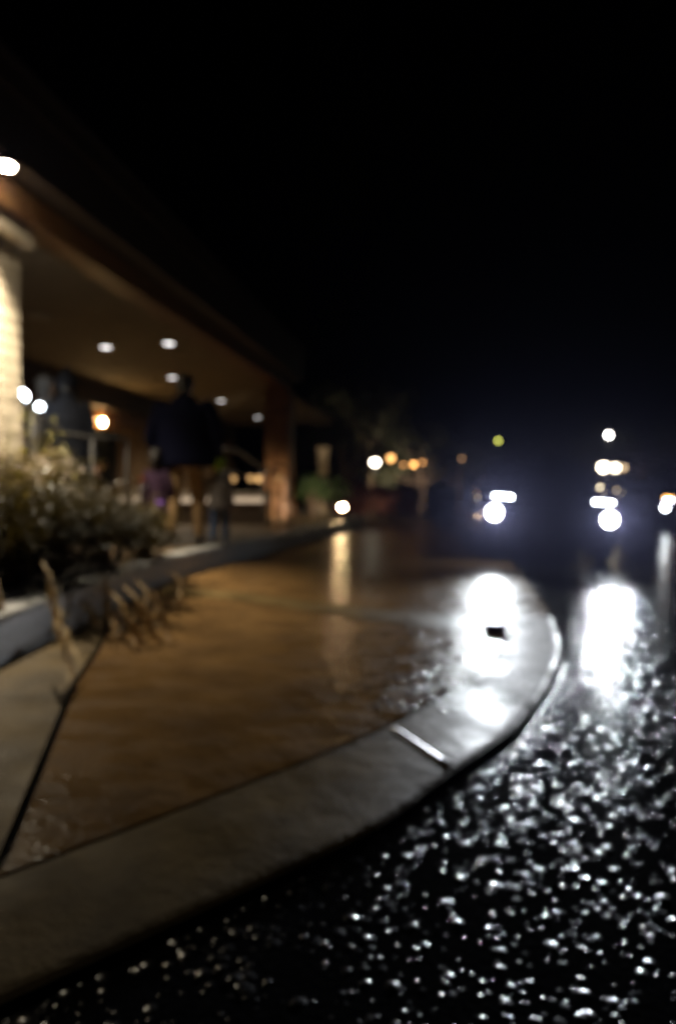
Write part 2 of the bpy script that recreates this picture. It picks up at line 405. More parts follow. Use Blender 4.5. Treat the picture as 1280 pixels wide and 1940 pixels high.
vs = [bm.verts.new(c) for c in [(0.5, -4.4, 4.165), (0.5, 10.6, 4.165), (-4.6, 10.6, 5.3), (-4.6, -4.4, 5.3), (0.5, -4.4, 4.23), (0.5, 10.6, 4.23), (-4.6, 10.6, 5.38), (-4.6, -4.4, 5.38)]]
for f in [(0, 3, 2, 1), (4, 5, 6, 7), (0, 1, 5, 4), (1, 2, 6, 5), (2, 3, 7, 6), (3, 0, 4, 7)]: bm.faces.new([vs[i] for i in f])
link('roof', bm, M['roof'], can)
bm = bmesh.new(); box(bm, -4.35, -3.95, -4.2, 19, 2.78, 3.297, 0.01); link('rear_beam', bm, M['fascia'], can)
for (px, py, on) in [(201, 656, 1), (320, 649, 1), (327, 714, 1), (419, 758, 1), (488, 790, 1), (75, 597, 0)]:
    p = can_local(at_z(px, py, 3.297)); bm = bmesh.new()
    lathe(bm, [(0.13, 0.0), (0.145, -0.012), (0.12, -0.02), (0.105, -0.018)], 20, 'Z', p)
    d = link('downlight', bm, M['trim'], can, True)
    bm = bmesh.new(); disc(bm, (p.x, p.y, p.z - 0.0215), 0.085); link('lens', bm, M['e_down'] if on else M['coping'], d)
    if on: spot('downlight_bulb', can, (p.x, p.y, p.z - 0.07), (0, 0, 0), 85, (1.0, 0.86, 0.66), 130, 0.6, 0.03)

# stone column and its lamp
col = thing('stone_column', 'cream stone block column brightly lit from above at left edge', 'column', (-3.27, 6.1, 0), -CA)
bm = bmesh.new(); z = wz(-3.02); z0 = z
while z < 3.05:
    h = random.uniform(0.09, 0.16); x = -0.3
    while x < 0.29:
        w = min(random.uniform(0.14, 0.3), 0.3 - x)
        if 0.3 - x - w < 0.08: w = 0.3 - x
        j = random.uniform(0, 0.018)
        box(bm, x + 0.005, x + w - 0.005, -0.3 - j, 0.3 + j, z + 0.006, min(z + h, 3.06) - 0.006, 0.008); x += w
    z += h
link('stonework', bm, M['stone'], col)
bm = bmesh.new(); box(bm, -0.285, 0.285, -0.285, 0.285, z0, 3.06); link('mortar_core', bm, M['mortar'], col)
bm = bmesh.new(); box(bm, -0.36, 0.42, -0.36, 0.36, 3.062, 3.15, 0.012); box(bm, -0.33, 0.40, -0.33, 0.33, 3.152, 3.237, 0.01); link('capital', bm, M['coping'], col)
lp = at_z(12, 312, 3.42)
sp = thing('soffit_lamp', 'bright round lamp under the canopy edge above the stone column', 'lamp', lp)
bm = bmesh.new(); lathe(bm, [(0.03, 0.06), (0.085, 0.055), (0.09, 0.0), (0.08, -0.005)], 24); link('housing', bm, M['black'], sp, True)
bm = bmesh.new(); ball(bm, (0, 0, -0.008), (0.068, 0.068, 0.03)); link('lens', bm, M['e_col'], sp, True)
spot('lamp_bulb', sp, (0, 0, -0.09), (R(-9), R(8), 0), 1300, (1.0, 0.87, 0.66), 112, 0.9, 0.04)

# timber pillar at far end
pl = at_z(530, 735, 3.24)
pil = thing('timber_pillar', 'square amber timber pillar holding up the far canopy corner', 'pillar', (pl.x, pl.y, 0), -CA)
pz = wz(pl.x)
bm = bmesh.new(); box(bm, -0.28, 0.28, -0.28, 0.28, pz, 3.237, 0.012); link('post', bm, M['timber'], pil)
for za, zb in ((pz, pz + 0.35), (2.5, 2.62), (3.0, 3.1)):
    bm = bmesh.new(); box(bm, -0.315, 0.315, -0.315, 0.315, za, zb, 0.01); link('collar', bm, M['timber'], pil)

# building behind the canopy
bld = thing('lodge_building', 'ochre stucco building behind the canopy with timber headed doorways', 'building', CO, -CA)
bm = bmesh.new(); box(bm, -9, -4.4, -6, 20, 0.1, 3.29); link('wall', bm, M['render'], bld)
for y0 in (1.2, 4.6, 8.6, 12.6):
    bm = bmesh.new(); box(bm, -4.398, -4.34, y0, y0 + 1.9, 0.9, 2.45, 0.01); w = link('window', bm, M['timber'], bld)
    bm = bmesh.new(); box(bm, -4.36, -4.325, y0 + 0.1, y0 + 1.8, 1.0, 2.35); link('pane', bm, M['glassd'], w)
bm = bmesh.new(); box(bm, -4.398, -4.2, -4, 19, 2.5, 2.76, 0.015); link('header', bm, M['timber'], bld)

def on_wall(px, py, lx):                              # where the ray meets the plane x = lx of the canopy frame
    lo, hi = 6.0, 40.0
    for _ in range(50):
        m = (lo + hi) / 2
        if can_local(at_y(px, py, m)).x > lx: lo = m
        else: hi = m
    return can_local(at_y(px, py, lo))
lc = on_wall(195, 800, -4.15)
sco = thing('wall_sconce', 'glowing warm round sconce on the ochre wall under the canopy', 'lamp', CO, -CA)
bm = bmesh.new(); box(bm, -4.398, -4.36, lc.y - 0.07, lc.y + 0.07, lc.z - 0.12, lc.z + 0.12, 0.01); tube(bm, [(-4.37, lc.y, lc.z - 0.08), (-4.25, lc.y, lc.z - 0.2), (-4.15, lc.y, lc.z - 0.13)], 0.015); link('bracket', bm, M['black'], sco)
bm = bmesh.new(); ball(bm, (-4.15, lc.y, lc.z), (0.06, 0.06, 0.075)); link('globe', bm, M['e_warm'], sco, True)

# cool white globes further along
for i, (px, py, D, r, lab) in enumerate([(42, 750, 6.55, 0.062, 'larger cool white globe lamp beside the stone column'), (76, 771, 6.6, 0.036, 'smaller cool white globe lamp below the larger one')]):
    p = at_y(px, py, D); g = thing('globe_lamp', lab, 'lamp', p, 0, 'cool white globe lamps by the column')
    bm = bmesh.new(); ball(bm, (0, 0, 0), r); link('globe', bm, M['e_cool'], g, True)
    bm = bmesh.new(); tube(bm, [(0, 0.02, -r), (0, 0.03, wz(p.x) - p.z)], 0.02); lathe(bm, [(r * 0.7, -r * 0.95), (r * 0.8, -r * 0.75), (r * 0.5, -r * 0.7)], 14); link('stem', bm, M['bronze'], g)

# low wall with pale coping
lw = thing('low_wall', 'low brown planter wall with pale cream coping behind the family', 'wall', (0, 0, 0))
A, B = Vector((-3.9, 12.2, 0)), Vector((-1.28, 12.2, 0))
bm = bmesh.new(); box(bm, A.x, B.x, 12.2, 12.5, 0.2, 0.74); link('wall_face', bm, M['wallb'], lw)
bm = bmesh.new(); box(bm, A.x - 0.04, B.x + 0.04, 12.14, 12.56, 0.741, 0.83, 0.012); link('coping', bm, M['coping'], lw)
bm = bmesh.new(); box(bm, A.x, B.x, 12.17, 12.199, 0.64, 0.735, 0.008); link('emissive_strip', bm, emit('added peach glow', (1.0, 0.74, 0.5), 0.55), lw)  # glow added under the coping to stand in for its lit face
for i, px in enumerate((442, 474, 490, 530)):
    p = at_y(px, 908, 14.5); t = thing('path_light', ['dim amber path light left of the others behind the wall', 'amber path light second from left behind the wall', 'amber path light third from left behind the wall', 'faint amber path light just before the timber pillar'][i], 'lamp', (p.x, p.y, wz(p.x)), 0, 'amber path lights behind the low wall')
    bm = bmesh.new(); tube(bm, [(0, 0, 0), (0, 0, p.z - wz(p.x) - 0.05)], 0.02); lathe(bm, [(0.11, p.z - wz(p.x) + 0.07), (0.04, p.z - wz(p.x) + 0.12), (0.01, p.z - wz(p.x) + 0.13)], 14); link('post', bm, M['black'], t)
    bm = bmesh.new(); lathe(bm, [(0.05, p.z - wz(p.x) - 0.05), (0.055, p.z - wz(p.x)), (0.05, p.z - wz(p.x) + 0.065)], 12); link('lamp_glass', bm, emit('amber glass', (1.0, 0.55, 0.2), (0.9, 1.2, 1.6, 0.5)[i]), t, True)

# handrails
hr = thing('handrail', 'grey steel pipe handrail arching down the ramp beside the family', 'handrail')
bm = bmesh.new()
top = [at_y(*q) for q in ((402, 868, 10.4), (412, 854, 10.45), (430, 850, 10.5), (450, 854, 10.6), (500, 888, 10.9), (522, 896, 11.1), (545, 905, 11.4))]
tube(bm, [Vector(p) for p in top], 0.024, 10); link('rail', bm, M['steel'], hr, True)
bm = bmesh.new(); tube(bm, [Vector(p) - Vector((0, 0, 0.35)) for p in top[1:]], 0.016, 8); link('lower_rail', bm, M['steel'], hr, True)
for p in (top[1], top[4], top[6]):
    bm = bmesh.new(); tube(bm, [(p.x, p.y, wz(p.x)), (p.x, p.y, p.z)], 0.022, 8); link('post', bm, M['steel'], hr, True)
hr2 = thing('handrail', 'pipe handrail sloping in front of the dark coated pair', 'handrail')
bm = bmesh.new(); t2 = [at_y(*q) for q in ((35, 752, 5.9), (62, 778, 6.0), (120, 822, 6.15), (175, 830, 6.3), (240, 832, 6.6))]
tube(bm, t2, 0.02, 10); link('rail', bm, M['bronze'], hr2, True)
for p in (t2[1], t2[3], t2[4]):
    bm = bmesh.new(); tube(bm, [(p.x, p.y, wz(p.x)), (p.x, p.y, p.z)], 0.02, 8); link('post', bm, M['bronze'], hr2, True)
hr3 = thing('guard_rail', 'black metal guard rail hoop in front of the timber pillar', 'railing')
bm = bmesh.new(); q = [at_y(*k) for k in ((512, 985, 11.8), (512, 895, 11.8), (520, 882, 11.8), (540, 884, 12.0), (552, 900, 12.1), (553, 985, 12.1))]
q[0].z = wz(q[0].x); q[-1].z = wz(q[-1].x); tube(bm, q, 0.03, 8); link('hoop', bm, M['black'], hr3, True)
bm = bmesh.new()
for f in (0.25, 0.5, 0.75):
    a = q[0].lerp(q[-1], f); tube(bm, [a, (a.x, a.y, q[1].z)], 0.012, 6)
link('bars', bm, M['black'], hr3)

# ---------------------------------------------------------------- people
def remesh(bm, name, m, parent, voxel, smooth_it=4):
    me = bpy.data.meshes.new('tmp'); bm.to_mesh(me); bm.free()
    o = bpy.data.objects.new('tmp', me); COL.objects.link(o)
    r = o.modifiers.new('r', 'REMESH'); r.mode = 'VOXEL'; r.voxel_size = voxel
    s = o.modifiers.new('s', 'SMOOTH'); s.factor = 0.5; s.iterations = smooth_it
    dg = bpy.context.evaluated_depsgraph_get(); dg.update()
    me2 = bpy.data.meshes.new_from_object(o.evaluated_get(dg)); me2.name = name
    bpy.data.objects.remove(o); bpy.data.meshes.remove(me)
    for p in me2.polygons: p.use_smooth = True
    me2.materials.clear(); me2.materials.append(m)
    n = bpy.data.objects.new(name, me2); COL.objects.link(n); n.parent = parent
    return n
def limb(bm, pts):                                     # [(pos, radius)]
    for p, r in pts: ball(bm, p, r, 2)
    tube(bm, [p for p, r in pts], [r for p, r in pts], 14)
def torso(bm, rings, n=20):                            # (z, half width, half depth, y)
    rs = []
    for z, a, b, y in rings:
        rs.append([bm.verts.new((a * math.cos(2 * math.pi * k / n), y + b * math.sin(2 * math.pi * k / n), z)) for k in range(n)])
    for A, B in zip(rs, rs[1:]):
        for k in range(n): bm.faces.new((A[k], A[(k + 1) % n], B[(k + 1) % n], B[k]))
    bm.faces.new(rs[0][::-1]); bm.faces.new(rs[-1])
def L(a, b, t): return tuple(a[i] + (b[i] - a[i]) * t for i in range(3))
def person(label, loc, rz, h, stride, hands, top_m, leg_m, hair_m, child=False, skirt=None, hood=False, long_coat=False, shorts=False, bulk=1.0, hairlen=0.0, group=None, shoulder=1.0, elbow=0.035):
    """facing local +Y; h = standing height; stride = half step; hands = (right, left) positions as fractions of h"""
    t = thing('person', label, 'person', loc, rz, group)
    hd = h / (5.2 if child else 7.4)                    # head height
    sh_z = h - hd * (1.28 if child else 1.36); hip_z = h * (0.44 if child else 0.49)
    sw = h * (0.105 if child else 0.115) * bulk * shoulder; hw = h * 0.055
    k = h / 1.75
    hc = Vector((0, 0.02 * k, h - hd * 0.5))
    legs = []
    for s, st in ((1, stride), (-1, -stride)):
        hip = (s * hw, 0, hip_z); ank = (s * hw * 1.05, st - 0.03 * k, 0.075 * k + (0.06 * k if st < 0 else 0))
        kn = ((hip[0] + ank[0]) / 2, (hip[1] + ank[1]) / 2 + 0.05 * k, (hip[2] + ank[2]) / 2 + 0.01)
        legs.append((s, hip, kn, ank, st))
    arms = []
    for s, hp in ((1, hands[0]), (-1, hands[1])):
        sh = (s * sw, 0, sh_z - 0.03 * k); wr = (hp[0] * h, hp[1] * h, hp[2] * h)
        el = ((sh[0] + wr[0]) / 2 + s * elbow * k, (sh[1] + wr[1]) / 2 - 0.04 * k, (sh[2] + wr[2]) / 2 - 0.01)
        arms.append((s, sh, el, wr))
    # body
    bm = bmesh.new()
    torso(bm, [(hip_z - 0.07 * k, hw * 1.3, 0.08 * k, 0), (hip_z, hw * 1.75, 0.10 * k, 0), (hip_z + 0.14 * k, hw * 1.5, 0.09 * k, 0), (sh_z - 0.17 * k, sw * 0.86, 0.11 * k, 0), (sh_z - 0.04 * k, sw * 0.95, 0.085 * k, 0), (sh_z + 0.02 * k, sw * 0.5, 0.06 * k, 0)])
    limb(bm, [((0, 0, sh_z - 0.02 * k), 0.058 * k), ((0, 0.01 * k, h - hd * 0.85), 0.05 * k)])
    hr_ = hd * 0.5
    ball(bm, hc + Vector((0, -0.06 * hd, 0.08 * hd)), (hr_ * 0.72, hr_ * 0.84, hr_ * 0.84), 3)
    ball(bm, hc + Vector((0, 0.10 * hd, -0.2 * hd)), (hr_ * 0.52, hr_ * 0.56, hr_ * 0.58), 3)
    ball(bm, hc + Vector((0, 0.46 * hd, -0.07 * hd)), (hd * 0.055, hd * 0.07, hd * 0.085))
    ball(bm, hc + Vector((0, 0.355 * hd, -0.235 * hd)), (hd * 0.12, hd * 0.035, hd * 0.035))
    for s in (1, -1):
        ball(bm, hc + Vector((s * hr_ * 0.74, -0.04 * hd, 0)), (hd * 0.035, hd * 0.075, hd * 0.115))
        ball(bm, hc + Vector((s * 0.15 * hd, 0.345 * hd, 0.075 * hd)), (hd * 0.10, hd * 0.04, hd * 0.035))
    for s, hip, kn, ank, st in legs:
        limb(bm, [(hip, 0.075 * k), (L(hip, kn, .5), 0.068 * k), (kn, 0.052 * k), (L(kn, ank, .35), 0.05 * k), (ank, 0.036 * k)])
        limb(bm, [((ank[0], ank[1] - 0.03 * k, ank[2] - 0.035 * k), 0.035 * k), ((ank[0], ank[1] + 0.14 * k, ank[2] - 0.045 * k), 0.03 * k)])
    for s, sh, el, wr in arms:
        limb(bm, [(sh, 0.048 * k), (L(sh, el, .5), 0.043 * k), (el, 0.037 * k), (L(el, wr, .4), 0.035 * k), (wr, 0.025 * k)])
        d = (Vector(wr) - Vector(el)).normalized(); w = Vector(wr)
        fwd = Vector((0, 1, 0)); fwd = (fwd - d * fwd.dot(d)).normalized(); inw = d.cross(fwd) * s
        palm = w + d * 0.05 * k
        limb(bm, [(w, 0.024 * k), (palm, 0.026 * k), (w + d * 0.085 * k, 0.024 * k)])
        for i, (off, ln) in enumerate(((0.030, 0.075), (0.010, 0.085), (-0.010, 0.08), (-0.029, 0.062))):
            b0 = w + d * 0.085 * k + fwd * off * k
            limb(bm, [(b0, 0.0095 * k), (b0 + d * ln * 0.55 * k + inw * 0.008 * k, 0.0088 * k), (b0 + d * ln * 0.9 * k + inw * 0.028 * k, 0.0075 * k)])
        b0 = w + d * 0.03 * k + fwd * 0.024 * k
        limb(bm, [(b0, 0.012 * k), (b0 + fwd * 0.026 * k + d * 0.028 * k, 0.0105 * k), (b0 + fwd * 0.03 * k + d * 0.055 * k + inw * 0.012 * k, 0.0085 * k)])
    remesh(bm, 'body', M['skin'], t, 0.0065 * max(k, 0.62), 2)
    for s in (1, -1):
        bm = bmesh.new(); ball(bm, hc + Vector((s * 0.15 * hd, 0.355 * hd, 0.015 * hd)), (hd * 0.045, hd * 0.03, hd * 0.03)); link('eye', bm, M['hair'], t, True)
    # hair
    bm = bmesh.new()
    ball(bm, hc + Vector((0, -0.10 * hd, 0.13 * hd)), (hr_ * 0.80, hr_ * 0.84, hr_ * 0.82), 3)
    ball(bm, hc + Vector((0, -0.20 * hd, -0.14 * hd)), (hr_ * 0.66, hr_ * 0.62, hr_ * 0.62), 3)
    if hairlen:
        limb(bm, [(hc + Vector((0, -0.30 * hd, 0)), hr_ * 0.6), (hc + Vector((0, -0.36 * hd, -hairlen * 0.5)), hr_ * 0.55), (hc + Vector((0, -0.34 * hd, -hairlen)), hr_ * 0.35)])
    remesh(bm, 'hair', hair_m, t, 0.012 * max(k, 0.6), 3)
    # jacket / top
    lo = hip_z - (0.50 * k if long_coat else 0.06 * k)
    bm = bmesh.new()
    fl = 1.12 if long_coat else 1.0
    torso(bm, [(lo, hw * 2.25 * fl * bulk, 0.135 * k * fl * bulk, 0), (lo + 0.05 * k, hw * 2.4 * fl * bulk, 0.15 * k * fl * bulk, 0), (hip_z + 0.16 * k, sw * 1.1, 0.15 * k * bulk, 0), (sh_z - 0.17 * k, sw * 1.13, 0.145 * k * bulk, 0), (sh_z - 0.04 * k, sw * 1.06, 0.115 * k * bulk, 0), (sh_z + 0.03 * k, sw * 0.58, 0.085 * k, 0), (sh_z + 0.105 * k, 0.078 * k, 0.078 * k, 0.005)])
    for s, sh, el, wr in arms:
        limb(bm, [((sh[0] * 0.93, sh[1], sh[2]), 0.07 * k * bulk), (L(sh, el, .5), 0.062 * k * bulk), (el, 0.054 * k * bulk), (L(el, wr, .9), 0.043 * k)])
    if hood:
        ball(bm, hc + Vector((0, -0.10 * hd, 0.08 * hd)), (hr_ * 0.92, hr_ * 0.92, hr_ * 1.0), 3)
        limb(bm, [(hc + Vector((0, -0.2 * hd, 0.45 * hd)), hr_ * 0.45), (hc + Vector((0.03, -0.35 * hd, 0.72 * hd)), hr_ * 0.15)])
    remesh(bm, 'jacket', top_m, t, 0.010 * max(k, 0.6), 4)
    # trousers or skirt
    if skirt is not None:
        bm = bmesh.new(); torso(bm, [(hip_z - 0.30 * k, hw * 3.6, 0.20 * k, 0), (hip_z - 0.15 * k, hw * 2.8, 0.165 * k, 0), (hip_z + 0.08 * k, hw * 1.9, 0.115 * k, 0)])
        remesh(bm, 'skirt', skirt, t, 0.009, 3)
    if leg_m is not None:
        bm = bmesh.new()
        torso(bm, [(hip_z - 0.06 * k, hw * 1.5, 0.10 * k, 0), (hip_z, hw * 1.95, 0.12 * k, 0), (hip_z + 0.12 * k, hw * 1.8, 0.11 * k, 0)])
        for s, hip, kn, ank, st in legs:
            e = 0.35 if shorts else 1.0
            limb(bm, [(hip, 0.094 * k), (L(hip, kn, .5), 0.085 * k), (kn, 0.07 * k), (L(kn, ank, .4 * e), 0.065 * k), (L(kn, ank, .92 * e), 0.056 * k)])
        remesh(bm, 'trousers', leg_m, t, 0.010 * max(k, 0.6), 3)
    for s, hip, kn, ank, st in legs:
        bm = bmesh.new()
        limb(bm, [((ank[0], ank[1] - 0.04 * k, ank[2] - 0.03 * k), 0.044 * k), ((ank[0], ank[1] + 0.08 * k, ank[2] - 0.033 * k), 0.042 * k), ((ank[0], ank[1] + 0.16 * k, ank[2] - 0.042 * k), 0.034 * k)])
        remesh(bm, 'shoe', M['sole'], t, 0.008, 2)
    return t
px_m = at_y(352, 1030, 7.0)
man = person('person in a bulky navy jacket and khaki trousers walking away with two children', (px_m.x, 7.0, wz(px_m.x)), R(-6), 1.75, 0.16, ((0.165, 0.03, 0.475), (-0.165, 0.03, 0.475)), M['navy'], M['khaki'], M['hair'], bulk=1.28, shoulder=1.0, elbow=0.085)
pb = at_y(416, 1030, 7.05)
boy = person('small child in grey top and blue jeans at the right hand of the navy jacket', (pb.x, 7.05, wz(pb.x)), R(-4), 0.94, 0.06, ((0.13, 0.02, 0.42), (-0.17, 0.02, 0.50)), M['greycloth'], M['denim'], M['lime'], child=True)
pg = at_y(298, 1030, 6.9)
girl = person('small child in plum dress stepping along at the left of the navy jacket', (pg.x, 6.9, wz(pg.x)), R(-10), 0.98, 0.14, ((0.15, 0.02, 0.50), (-0.16, 0.04, 0.42)), M['plum'], None, M['hair'], child=True, skirt=M['plum'], hairlen=0.10)
bm = bmesh.new(); ball(bm, (0.10, -0.12, 0.42), (0.03, 0.02, 0.03)); ball(bm, (0.06, -0.13, 0.42), (0.03, 0.02, 0.035)); link('ribbon', bm, M['violet'], girl, True)
bm = bmesh.new(); ball(bm, (-0.10, -0.09, 0.66), (0.03, 0.03, 0.025)); link('hair_clip', bm, M['orange'], girl, True)
pd = at_y(130, 900, 6.9)
person('person in a long black hooded coat standing beyond the sloping handrail', (pd.x, 6.9, wz(pd.x)), R(15), 1.70, 0.05, ((0.15, 0.03, 0.47), (-0.15, 0.03, 0.47)), M['blackcloth'], M['blackcloth'], M['hair'], hood=True, long_coat=True, bulk=0.92, elbow=0.02)
pe = at_y(88, 900, 7.2)
person('bare headed person in grey jacket standing between stone column and black coat', (pe.x, 7.2, wz(pe.x)), R(-25), 1.72, 0.04, ((0.15, 0.03, 0.47), (-0.15, 0.03, 0.47)), M['greycloth'], M['blackcloth'], M['greycloth'])

# ---------------------------------------------------------------- cars
def loft(bm, secs, close=True):
    rows = [[bm.verts.new(p) for p in s] for s in secs]; n = len(rows[0])
    for A, B in zip(rows, rows[1:]):
        for i in range(n): bm.faces.new((A[i], A[(i + 1) % n], B[(i + 1) % n], B[i]))
    if close: bm.faces.new(rows[0]); bm.faces.new(rows[-1][::-1])
    bmesh.ops.recalc_face_normals(bm, faces=bm.faces[:])
def car(name, label, loc, rot, paint, beam_m, strip_m, signal=None, beam_w=0):
    t = thing(name, label, 'car', loc); t.rotation_euler = rot
    secs = []
    for y, w, zb, zt, cr in [(0.0, .60, .34, .66, 0.0), (.05, .74, .25, .76, .01), (.16, .83, .20, .83, .02), (.4, .885, .19, .865, .035), (.8, .905, .19, .90, .045), (1.2, .91, .19, .94, .05), (1.45, .91, .19, .965, .04), (2.2, .915, .19, .98, .02), (3.2, .91, .19, 1.0, .02), (3.8, .895, .21, 1.02, .03), (4.25, .86, .25, 1.02, .02), (4.45, .80, .30, .98, .01), (4.52, .66, .36, .86, 0)]:
        half = [(0, zb), (w - .16, zb), (w - .05, zb + .06), (w - .01, zb + .18), (w, zb + (zt - zb) * .5), (w - .02, zt - .10), (w - .06, zt - .035), (w - .16, zt + cr * .35), (w * .5, zt + cr * .8), (0, zt + cr)]
        secs.append([(x, y, z) for x, z in half] + [(-x, y, z) for x, z in half[-2:0:-1]])
    bm = bmesh.new(); loft(bm, secs); link('body', bm, paint, t, True)
    # greenhouse
    bl = [(-.76, 1.35), (.76, 1.35), (.80, 2.6), (.74, 3.95), (-.74, 3.95), (-.80, 2.6)]
    tl = [(-.54, 2.12), (.54, 2.12), (.60, 2.6), (.53, 3.35), (-.53, 3.35), (-.60, 2.6)]
    zb_, zt_ = .96, 1.40
    def P(i, f):
        a, b = bl[i], tl[i]; return Vector((a[0] + (b[0] - a[0]) * f, a[1] + (b[1] - a[1]) * f, zb_ + (zt_ - zb_) * f))
    def pane(nm, idx):
        bm = bmesh.new(); lo = [P(i, 0.0) for i in idx]; hi = [P(i, 1.0) for i in idx]
        for i in range(len(idx) - 1):
            bm.faces.new([bm.verts.new(v) for v in (lo[i], lo[i + 1], hi[i + 1], hi[i])])
        bmesh.ops.remove_doubles(bm, verts=bm.verts[:], dist=1e-4); bmesh.ops.solidify(bm, geom=bm.faces[:], thickness=0.006)
        link(nm, bm, M['glassd'], t)
    pane('windshield', [0, 1]); pane('side_window', [1, 2, 3]); pane('rear_window', [3, 4]); pane('side_window', [4, 5, 0])
    bm = bmesh.new(); loft(bm, [[(x, y, zt_ - .01) for x, y in tl], [(x * .97, 2.72 + (y - 2.72) * .97, zt_ + .03) for x, y in tl], [(x * .6, 2.72 + (y - 2.72) * .6, zt_ + .05) for x, y in tl]]); link('roof', bm, paint, t, True)
    bm = bmesh.new()
    loft_ring = [P(i, -0.03) for i in range(6)]; tube(bm, loft_ring + [loft_ring[0]], .03, 8)
    for i in range(6): tube(bm, [P(i, -0.05), P(i, 1.0)], .032, 8)
    link('pillar_frame', bm, paint, t, True)
    for sx in (-1, 1):
        for y in (.92, 3.62):
            bm = bmesh.new(); lathe(bm, [(.20, .11), (.30, .11), (.325, .09), (.33, 0), (.325, -.09), (.30, -.11), (.20, -.11)], 28, 'X', (sx * .80, y, .33)); w = link('wheel', bm, M['tyre'], t, True)
            bm = bmesh.new(); lathe(bm, [(.06, .118), (.205, .10), (.215, .06), (.215, -.06), (.205, -.10), (.06, -.118)], 28, 'X', (sx * .80, y, .33))
            for k in range(5):
                a = 2 * math.pi * k / 5; tube(bm, [(sx * .915, y + .05 * math.cos(a), .33 + .05 * math.sin(a)), (sx * .912, y + .19 * math.cos(a), .33 + .19 * math.sin(a))], .022, 6)
            link('rim', bm, M['rim'], w)
            bm = bmesh.new(); tube(bm, [(sx * .905, y + .37 * math.cos(a), .33 + .37 * math.sin(a)) for a in [math.pi * j / 14 for j in range(-1, 16)]], .022, 6); link('wheel_arch', bm, M['plastic'], t)
        bm = bmesh.new(); ball(bm, (sx * .99, 1.62, 1.03), (.11, .06, .07)); tube(bm, [(sx * .84, 1.60, .98), (sx * .95, 1.62, 1.0)], .02); link('mirror', bm, paint, t, True)
        # upper light strip with its housing
        bm = bmesh.new(); box(bm, sx * .60 - .17, sx * .60 + .17, .0, .16, .70 + .045, .84, .02); hl = link('headlight', bm, M['plastic'], t)
        bm = bmesh.new(); box(bm, sx * .60 - .115, sx * .60 + .115, -.018, .006, .79, .825, .006); link('emissive_strip', bm, strip_m, hl)
        # lower round lamp
        bm = bmesh.new(); lathe(bm, [(.11, .10), (.115, -.01), (.10, -.03), (.088, -.02)], 24, 'Y', (sx * .69, .03, .60)); fl = link('fog_lamp', bm, M['chrome'], t, True)
        bm = bmesh.new(); ball(bm, (sx * .69, .005, .60), (.084, .03, .084), 3); link('lens', bm, beam_m, fl, True)
        if beam_w: spot('beam_bulb', t, (sx * .69, -.11, .60), (R(-97), 0, 0), beam_w, (0.88, 0.93, 1.0), 60, 1.0, 0.07)
        if signal:
            bm = bmesh.new(); box(bm, sx * .62 - .12, sx * .62 + .12, -.03, .0, .86, .90, .006); link('turn_signal', bm, signal, t)
    bm = bmesh.new(); box(bm, -.38, .38, -.012, .05, .52, .74, .015); g = link('grille', bm, M['plastic'], t)
    bm = bmesh.new()
    for j in range(5): box(bm, -.36, .36, -.024, -.010, .54 + .04 * j, .552 + .04 * j, .003)
    link('slats', bm, M['chrome'], g)
    bm = bmesh.new(); box(bm, -.55, .55, .0, .1, .27, .42, .02); link('intake', bm, M['plastic'], t)
    for x in (-.25, .3):
        bm = bmesh.new(); tube(bm, [(x, 1.36, 1.0), (x + .45, 1.55, 1.10)], .01, 6); link('wiper', bm, M['plastic'], t)
    return t
cx = (933 + 1143) / 2
c0 = at_y(cx, 978, 8.45)
car('sedan_car', 'dark navy sedan facing the camera with blazing white headlights', (c0.x, 8.45, gz(c0.x) + 0.012), (0, 0.06, -R(9.5)), M['paint'], M['e_beam'], M['e_strip'], beam_w=1080)
c1 = at_y(1262 + 44, 945, 20)
car('parked_car', 'dark car at right edge with white headlight and amber signal', (c1.x, 20, gz(c1.x)), (0, 0, -R(6)), M['paint_grey'], emit('far headlight lens', (0.85, 0.93, 1.0), 30), emit('far strip lens', (0.85, 0.93, 1.0), 40), emit('amber signal', (1.0, 0.45, 0.08), 14))

# ---------------------------------------------------------------- plants
def blade(bm, p, d, ln, w, droop=0.5, seg=4):
    d = d.normalized(); side = d.cross(Vector((0, 0, 1)))
    side = side.normalized() if side.length > 1e-3 else Vector((1, 0, 0)); prev = None
    side.rotate(Quaternion(d, random.uniform(-.9, .9)))
    q = p.copy(); dd = d.copy()
    for i in range(seg + 1):
        ww = w * (1 - (i / seg) ** 1.6) + 0.0006
        a, b = bm.verts.new(q - side * ww), bm.verts.new(q + side * ww)
        if prev: bm.faces.new((prev[0], prev[1], b, a))
        prev = (a, b); q = q + dd * ln / seg; dd = (dd + Vector((0, 0, -droop / seg))).normalized()
    return q
def leaf(bm, p, s):
    n = Vector((random.gauss(0, 1), random.gauss(0, 1), random.gauss(0, 1))).normalized(); a = n.orthogonal().normalized(); b = n.cross(a)
    f = [p + a * s, p + b * s * .45 + n * s * .12, p - a * s, p - b * s * .45 + n * s * .12]
    bm.faces.new([bm.verts.new(v) for v in f])
